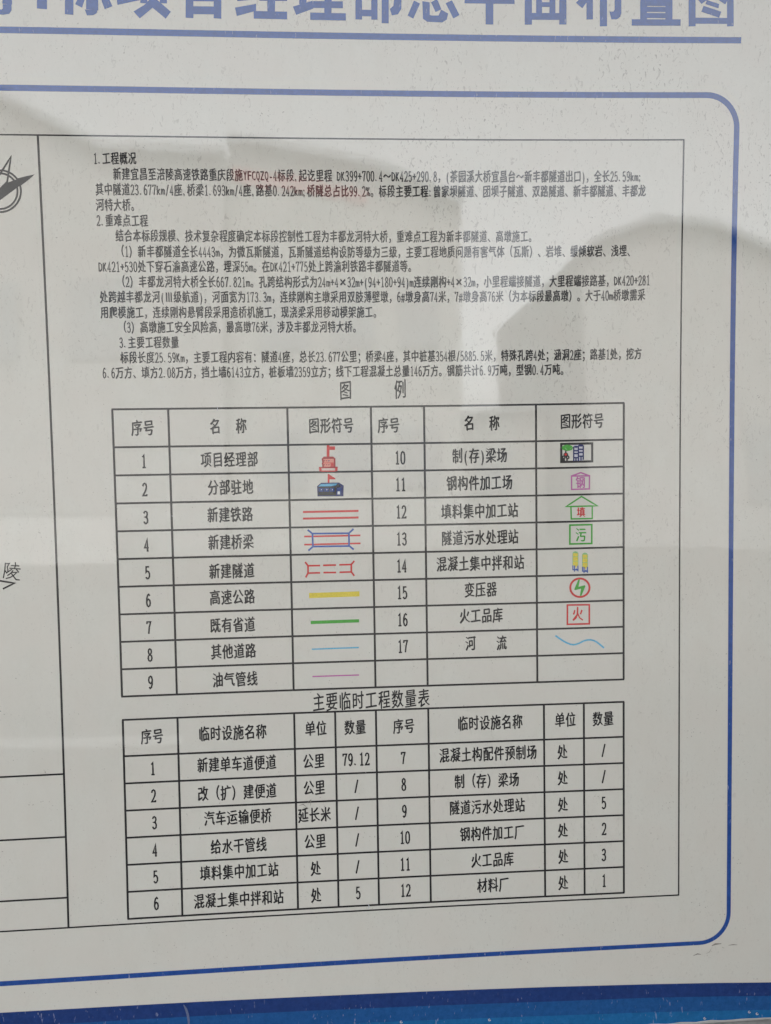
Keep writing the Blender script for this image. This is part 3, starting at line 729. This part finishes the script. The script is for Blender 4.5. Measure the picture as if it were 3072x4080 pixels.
VUL=-344.21;PUL_END=611.8;BT=-294.04;BR=610.1;BB=558.59;FT=-252.69;FB=506.48;FL=-57.26;FR=557.34
GS=[353.11,415.71,476.36];AH=36.2;Ah=26.98;B0=302.19;BH=36.09;Bh=27.16
AC=[52.47,166.32,247.72,300.09,411.54];BC=[52.47,166.32,206.95,247.68,300.37,418.07,459.04]

# ================================================================ things
def thing(name, label, cat, loc=(0, 0, 0)):
    o = bpy.data.objects.new(name, None)
    COL.objects.link(o)
    o.location = loc
    o['label'] = label
    o['category'] = cat
    return o
def box(x0, x1, y0, y1, z0, z1):
    v = [(x, y, z) for x in (x0, x1) for y in (y0, y1) for z in (z0, z1)]
    f = [(0, 1, 3, 2), (4, 6, 7, 5), (0, 4, 5, 1), (2, 3, 7, 6), (0, 2, 6, 4), (1, 5, 7, 3)]
    return v, f
def struct(name, v, f, m):
    o = link(name, v, f, m)
    o['kind'] = 'structure'
    return o
# ground and the wall the board hangs on
n = 24
gx = np.linspace(-45, 45, n + 1)
gv = [(x, y, 0.0) for y in gx for x in gx]
gf = [(j * (n + 1) + i, j * (n + 1) + i + 1, (j + 1) * (n + 1) + i + 1, (j + 1) * (n + 1) + i) for j in range(n) for i in range(n)]
struct('ground', gv, gf, plain_mat('concrete_ground', (0.135, 0.13, 0.12), 0.85, 0.004, 3))
v, f = box(-6, 9, 0.10, 0.34, 0.004, 3.57)
struct('wall', v, f, plain_mat('grey_render', (0.42, 0.41, 0.39), 0.9, 0.002, 30))

v, f = box(2.25, 2.42, -1.2, 0.098, 0.004, 3.57)  # unseen wall return, added to block light and darken the board's right side
struct('shade_wall', v, f, bpy.data.materials['grey_render'])

board = thing('info_board', 'large white printed notice board with blue border, paragraphs and two legend tables', 'notice board', (0, 0, 0))
U0, U1, V0, V1 = -1150.0, 760.0, -640.0, 700.0
# sheet of printed vinyl; its lower edge follows a slightly torn line
edge = STRIPES[3]
eu = [p[0] for p in edge]; ev = [p[1] for p in edge]
def vedge(u):
    j = 0.5 * math.sin(u * 0.21) + 0.35 * math.sin(u * 0.057 + 1)
    if u < eu[0]:
        return ev[0] + (u - eu[0]) * (-0.04) + j
    return float(np.interp(u, eu, ev)) + j * (0.5 if u > 600 else 1)
us = np.unique(np.concatenate([np.arange(U0, -160, 40), np.arange(-160, 700, 8), np.arange(700, U1 + 1, 20)]))
rows = np.concatenate([np.arange(V0, -400, 30), np.arange(-400, 600, 8)])
uvs, fs = [], []
nr = len(rows) + 8
for u in us:
    ve = vedge(u)
    vr = list(rows) + list(np.linspace(600, ve, 8))
    uvs += [(u, q) for q in vr]
for i in range(len(us) - 1):
    for j in range(nr - 1):
        a = i * nr + j
        fs.append((a, a + 1, a + nr + 1, a + nr))
link('printed_sheet', surf(uvs), fs, film_mat('paper', PAPER, 'paper'), board, True)
# backing panel and its lower metal rail
pz0, pz1 = ZC - (700 - VC) * SC, ZC - (V0 - VC) * SC
v, f = box(U0 * SC, U1 * SC, 0.012, 0.05, ZC - (656 - VC) * SC, pz1)
link('backing_panel', v, f, plain_mat('panel_core', (0.5, 0.5, 0.5), 0.6), board)
def bevel_box(name, b, m, parent, r=0.004, label=None):
    bm = bmesh.new()
    v, f = box(*b)
    vs_ = [bm.verts.new(p) for p in v]
    for q in f:
        bm.faces.new([vs_[i] for i in q])
    bmesh.ops.recalc_face_normals(bm, faces=bm.faces)
    bmesh.ops.bevel(bm, geom=bm.edges[:], offset=r, segments=2, affect='EDGES')
    me = bpy.data.meshes.new(name)
    bm.to_mesh(me); bm.free()
    me.materials.append(m)
    o = bpy.data.objects.new(name, me)
    COL.objects.link(o)
    o.parent = parent
    if label: o['label'] = label
    return o
rail = plain_mat('pale_rail_paint', (0.55, 0.55, 0.54), 0.45, 0.0004, 60)
bevel_box('lower_rail', (U0 * SC, U1 * SC, -0.006, 0.052, pz0 - 0.03, ZC - (657 - VC) * SC), rail, board)
bevel_box('side_rail', (U1 * SC + 0.001, U1 * SC + 0.04, -0.04, 0.052, pz0 - 0.03, pz1), rail, board)
for px in (-1.6, 1.2):
    bevel_box('bracket', (px, px + 0.06, 0.053, 0.099, 0.9, 1.0), rail, board)

# title
for ch, prims in TITLE:
    P = Print()
    for k, wd, pts in prims:
        if k == 'L':
            P.ribbon(pts, wd, 'title', seg=20)
        else:
            P.poly(pts, 'title')
    P.build('title_character', board)
vul = VUL
P = Print()
P.ribbon([(-1050, vul), (PUL_END, vul)], 5.7, 'title')
P.build('title_underline', board)
# rounded blue border
r = 31.0
path, wid = [], []
def arc(cx, cy, a0, a1, n=14):
    return [(cx + r * math.cos(math.radians(a0 + (a1 - a0) * i / n)), cy + r * math.sin(math.radians(a0 + (a1 - a0) * i / n))) for i in range(n + 1)]
path += [(-1040, BT), (BR - r, BT)]; wid += [5.5, 5.4]
a = arc(BR - r, BT + r, -90, 0)[1:]; path += a; wid += [5.5] * len(a)
a = arc(BR - r, BB - r, 0, 90); path += a; wid += [4.3] * len(a)
path += [(200, BB), (-1040, BB)]; wid += [4.8, 5.3]
P = Print()
P.ribbon(path, wid, 'border', seg=8)
P.build('blue_border', board)
# thin frame, left column of boxes
P = Print()
P.ribbon([(-1030, FT), (FR, FT)], 1.4, 'black')
P.ribbon([(FR, FT - 0.55), (FR, FB + 0.6)], 1.5, 'black')
P.ribbon([(FR, FB), (-1030, FB)], 1.6, 'black')
P.ribbon([(FL, FT), (FL, FB)], 2.0, 'black')
for g in GS:
    P.ribbon([(-420, g), (FL, g)], 1.8, 'black')
P.build('thin_frame', board)
# blue stripes along the foot of the sheet
SC_ = [('stripe_navy', (0.004, 0.036, 0.19)), ('stripe_blue', (0.002, 0.085, 0.30)), ('stripe_sky', (0.001, 0.135, 0.38))]
for i in range(3):
    INK[SC_[i][0]] = SC_[i][1]
    film_mat('ink_' + SC_[i][0], SC_[i][1], 'band')
    top, bot = STRIPES[i], STRIPES[i + 1]
    uu = np.arange(-160, 700, 8.0)
    tv = np.interp(uu, [p[0] for p in top], [p[1] for p in top])
    bv = np.interp(uu, [p[0] for p in bot], [p[1] for p in bot])
    if i == 2:
        bv = np.array([vedge(x) - 0.6 for x in uu])
    # continue straight to the left, outside the photograph
    uu = np.concatenate([[-1149, -700], uu]); tv = np.concatenate([[tv[0] + 20, tv[0] + 10], tv]); bv = np.concatenate([[bv[0] + 20, bv[0] + 10], bv])
    P = Print()
    m = len(uu)
    pts = [(a, b) for a, b in zip(uu, tv)] + [(a, (b + c) / 2) for a, b, c in zip(uu, tv, bv)] + [(a, b) for a, b in zip(uu, bv)]
    P.add(pts, [[j, j + 1, m + j + 1, m + j] for j in range(m - 1)] + [[m + j, m + j + 1, 2 * m + j + 1, 2 * m + j] for j in range(m - 1)], SC_[i][0])
    P.build('blue_stripe', board, ['dark navy stripe', 'mid blue stripe', 'bright blue stripe'][i])

# paragraphs
for t, u0, v0, u1, v1 in LINES:
    P = Print()
    n_ = units(t)
    adv = (u1 - u0) / n_
    put_text(P, t, u0, v0, adv, 12.0, adv * 0.96, bold=0.52, dw=0.98, tilt=(v1 - v0) / (u1 - u0))
    P.build('text_line', board)
for ch, u, v in HEADS:
    P = Print()
    put_text(P, ch, u - 6.1, v, 12.2, 19.6, 12.2, bold=0.45)
    P.build('heading_character', board)

# the two tables: ruled grid (part), cell lettering and symbols (sub-parts)
def grid(name, V, hs, label):
    P = Print()
    for k, (u, a, b) in enumerate(V):
        P.ribbon([(u, a), (u, b)], 2.05, 'black')
    for v_ in hs:
        P.ribbon([(-0.7, v_), (500.7, v_)], 1.9, 'black')
    return P.build(name, board, label)
a_rows = [0.0] + [AH + i * Ah for i in range(10)]
g1 = grid('legend_table', [(u, 0, a_rows[-1]) for u in [0] + AC + [500]], a_rows, 'upper table of symbols with seventeen numbered rows')
b_rows = [B0] + [B0 + BH + i * Bh for i in range(7)]
g2 = grid('quantity_table', [(u, B0, b_rows[-1]) for u in [0] + BC + [500]], b_rows, 'lower table of quantities with twelve numbered rows')
for cells, par in ((CELLS1, g1), (CELLS2, g2)):
    for t, u, v in cells:
        P = Print()
        adv = 11.15
        n_ = units(t)
        put_text(P, t, u - adv * n_ / 2, v, adv, 15.8, 10.7, bold=0.68, dw=1.55)
        P.build('cell_text', par)
for name, label, prims, txt in SYMBOLS:
    P = Print()
    for k, c, wd, cl, pts in prims:
        if k == 'L':
            P.ribbon(pts, wd * 1.4, c, bool(cl), seg=6, cap=0 if cl else wd * 0.3)
        else:
            P.poly(pts, c)
    if txt:
        ch, c, u, v, gw, gh = txt
        put_text(P, ch, u - gw / 2, v, gw, gh * 1.08, gw * 1.05, c, slant=0.0, bold=0.6)
    P.build(name, g1, label)
for name, label, prims, txt in LEFTART:
    P = Print()
    for k, c, wd, cl, pts in prims:
        if k == 'L':
            P.ribbon(pts, wd, c, bool(cl), seg=6)
        else:
            P.poly(pts, c)
    P.build(name, board)
for k, c, wd, cl, pts in MARKS:
    P = Print()
    P.k = 60
    m_ = len(pts)
    P.ribbon(pts, [wd * (0.35 if i in (0, m_ - 1) else 1.0) for i in range(m_)], c, seg=3)
    P.build('scuff_mark', board, 'grey smear of grime' if c == 'grime' else 'pale scratch')
# small ring-shaped bubbles under the film at the foot
for u, v in RINGS:
    P = Print()
    P.k = 40
    P.ribbon([(u + 1.1 * math.cos(t * 0.7), v + 1.0 * math.sin(t * 0.7)) for t in range(8)], 0.8, 'pale', False, seg=9)
    P.build('bubble_mark', board)
COL.objects.unlink(_ob)
bpy.data.objects.remove(_ob)

# ---------------------------------------------------------------- what the glossy film mirrors: buildings across the yard
def prism(profile, y0, y1):
    n = len(profile)
    v = [(x, y0, z) for x, z in profile] + [(x, y1, z) for x, z in profile]
    f = [tuple(range(n)), tuple(range(2 * n - 1, n - 1, -1))] + [(i, i + n, (i + 1) % n + n, (i + 1) % n) for i in range(n)]
    return v, f
pale = plain_mat('pale_cladding', (0.38, 0.38, 0.36), 0.7, 0.0, 2)
grey = plain_mat('grey_cladding', (0.36, 0.355, 0.345), 0.7, 0.0, 2)
roofm = plain_mat('roof_sheet', (0.28, 0.30, 0.32), 0.5, 0.0, 4)
glass = plain_mat('window_glass', (0.26, 0.27, 0.28), 0.3, 0.0, 3)
def building(label, prof, y, depth, mat, wins, roof=True):
    b = thing('building', label, 'building', (prof[0][0], y, 0))
    v, f = prism([(x - prof[0][0], z) for x, z in prof], -depth, 0)
    o = link('wall', v, f, mat, b)
    top = [(x - prof[0][0], z) for x, z in prof[1:-1]]
    rp = [(x, z + 0.02) for x, z in top] + [(x, z + 0.14) for x, z in reversed(top)]
    if roof:
        v, f = prism(rp, -depth - 0.2, 0.25)
        link('roof', v, f, roofm, b)
    for x0, x1, z0, z1 in wins:
        v, f = box(x0 - prof[0][0], x1 - prof[0][0], 0.004, 0.05, z0, z1)
        link('window', v, f, glass, b)
    return b
building('grey low building mirrored at the left of the board, roof sloping down to the right', [(-9, 0), (-9, 9.2), (-5.65, 8.0), (-4.0, 7.2), (-1.70, 7.0), (-1.70, 0)], -14.0, 8, grey,
         [(-9 + i * 2.2, -7.8 + i * 2.2, 3.8, 5.2) for i in range(3)])
building('pale two storey building mirrored in the middle of the board above the paragraphs', [(-1.68, 0), (-1.68, 7.3), (1.33, 6.8), (2.85, 6.3), (2.85, 0)], -14.3, 8, pale,
         [(-1.0 + i * 1.3, -0.2 + i * 1.3, z, z + 1.2) for i in range(3) for z in (1.2, 3.9)])
building('gabled shed mirrored at the right of the board beside the blue border', [(5.3, 0), (5.25, 5.5), (5.67, 5.74), (6.9, 6.15), (8.04, 6.17), (14, 5.4), (14, 0)], -14.0, 9, grey,
         [(8.6, 10.4, 1.0, 2.6)])
building('low pale outbuilding mirrored between the pale building and the gabled shed', [(2.95, 0), (2.95, 2.7), (5.15, 2.9), (5.15, 0)], -17, 5, pale, [(3.5, 4.4, 1.0, 2.0)])

# unseen roof added over the board to hold back light from the high sky
c_ = thing('canopy', 'added grey roof sheet, out of view above the notice board, shading it from the high sky', 'canopy', (0, 0, 3.58))
v, f = box(-5.5, 5.5, -2.0, 0.35, 0.0, 0.06)
link('shade_panel', v, f, roofm, c_)
for px in (-5.3, -1.8, 1.8, 4.2):
    v, f = box(px, px + 0.06, -1.95, 0.095, -0.06, -0.003)
    link('shade_rafter', v, f, rail, c_)

# low white wall and pale kerb strip in the yard, seen only as faint streaks in the film
t_ = thing('low_wall', 'low white wall across the yard, mirrored as a faint streak at the left of the board', 'wall', (-7.5, -13, 0))
v, f = box(0, 3.9, -0.2, 0, 0.0, 0.93)
link('masonry', v, f, plain_mat('white_wall_paint', (0.55, 0.545, 0.53), 0.7), t_)
v, f = box(-0.03, 3.93, -0.24, 0.04, 0.931, 0.99)
link('coping', v, f, pale, t_)
v, f = box(-5.5, -0.45, -2.95, -2.78, 0.004, 0.12)
struct('kerb', v, f, bpy.data.materials['white_wall_paint'])
# red cloth banner tied under the eaves; it tints the mirrored view over the first paragraph
v = [(x, y, z) for y in (-14.27, -14.255) for x, z in ((-1.6, 6.76), (1.0, 6.35), (1.0, 6.55), (-1.6, 7.0))]
b_ = link('banner', v, [(0, 1, 2, 3), (7, 6, 5, 4), (0, 4, 5, 1), (1, 5, 6, 2), (2, 6, 7, 3), (3, 7, 4, 0)], plain_mat('red_cloth', (0.42, 0.17, 0.16), 0.8))
b_['label'] = 'red cloth banner tied under the eaves of the pale building'
b_['category'] = 'banner'
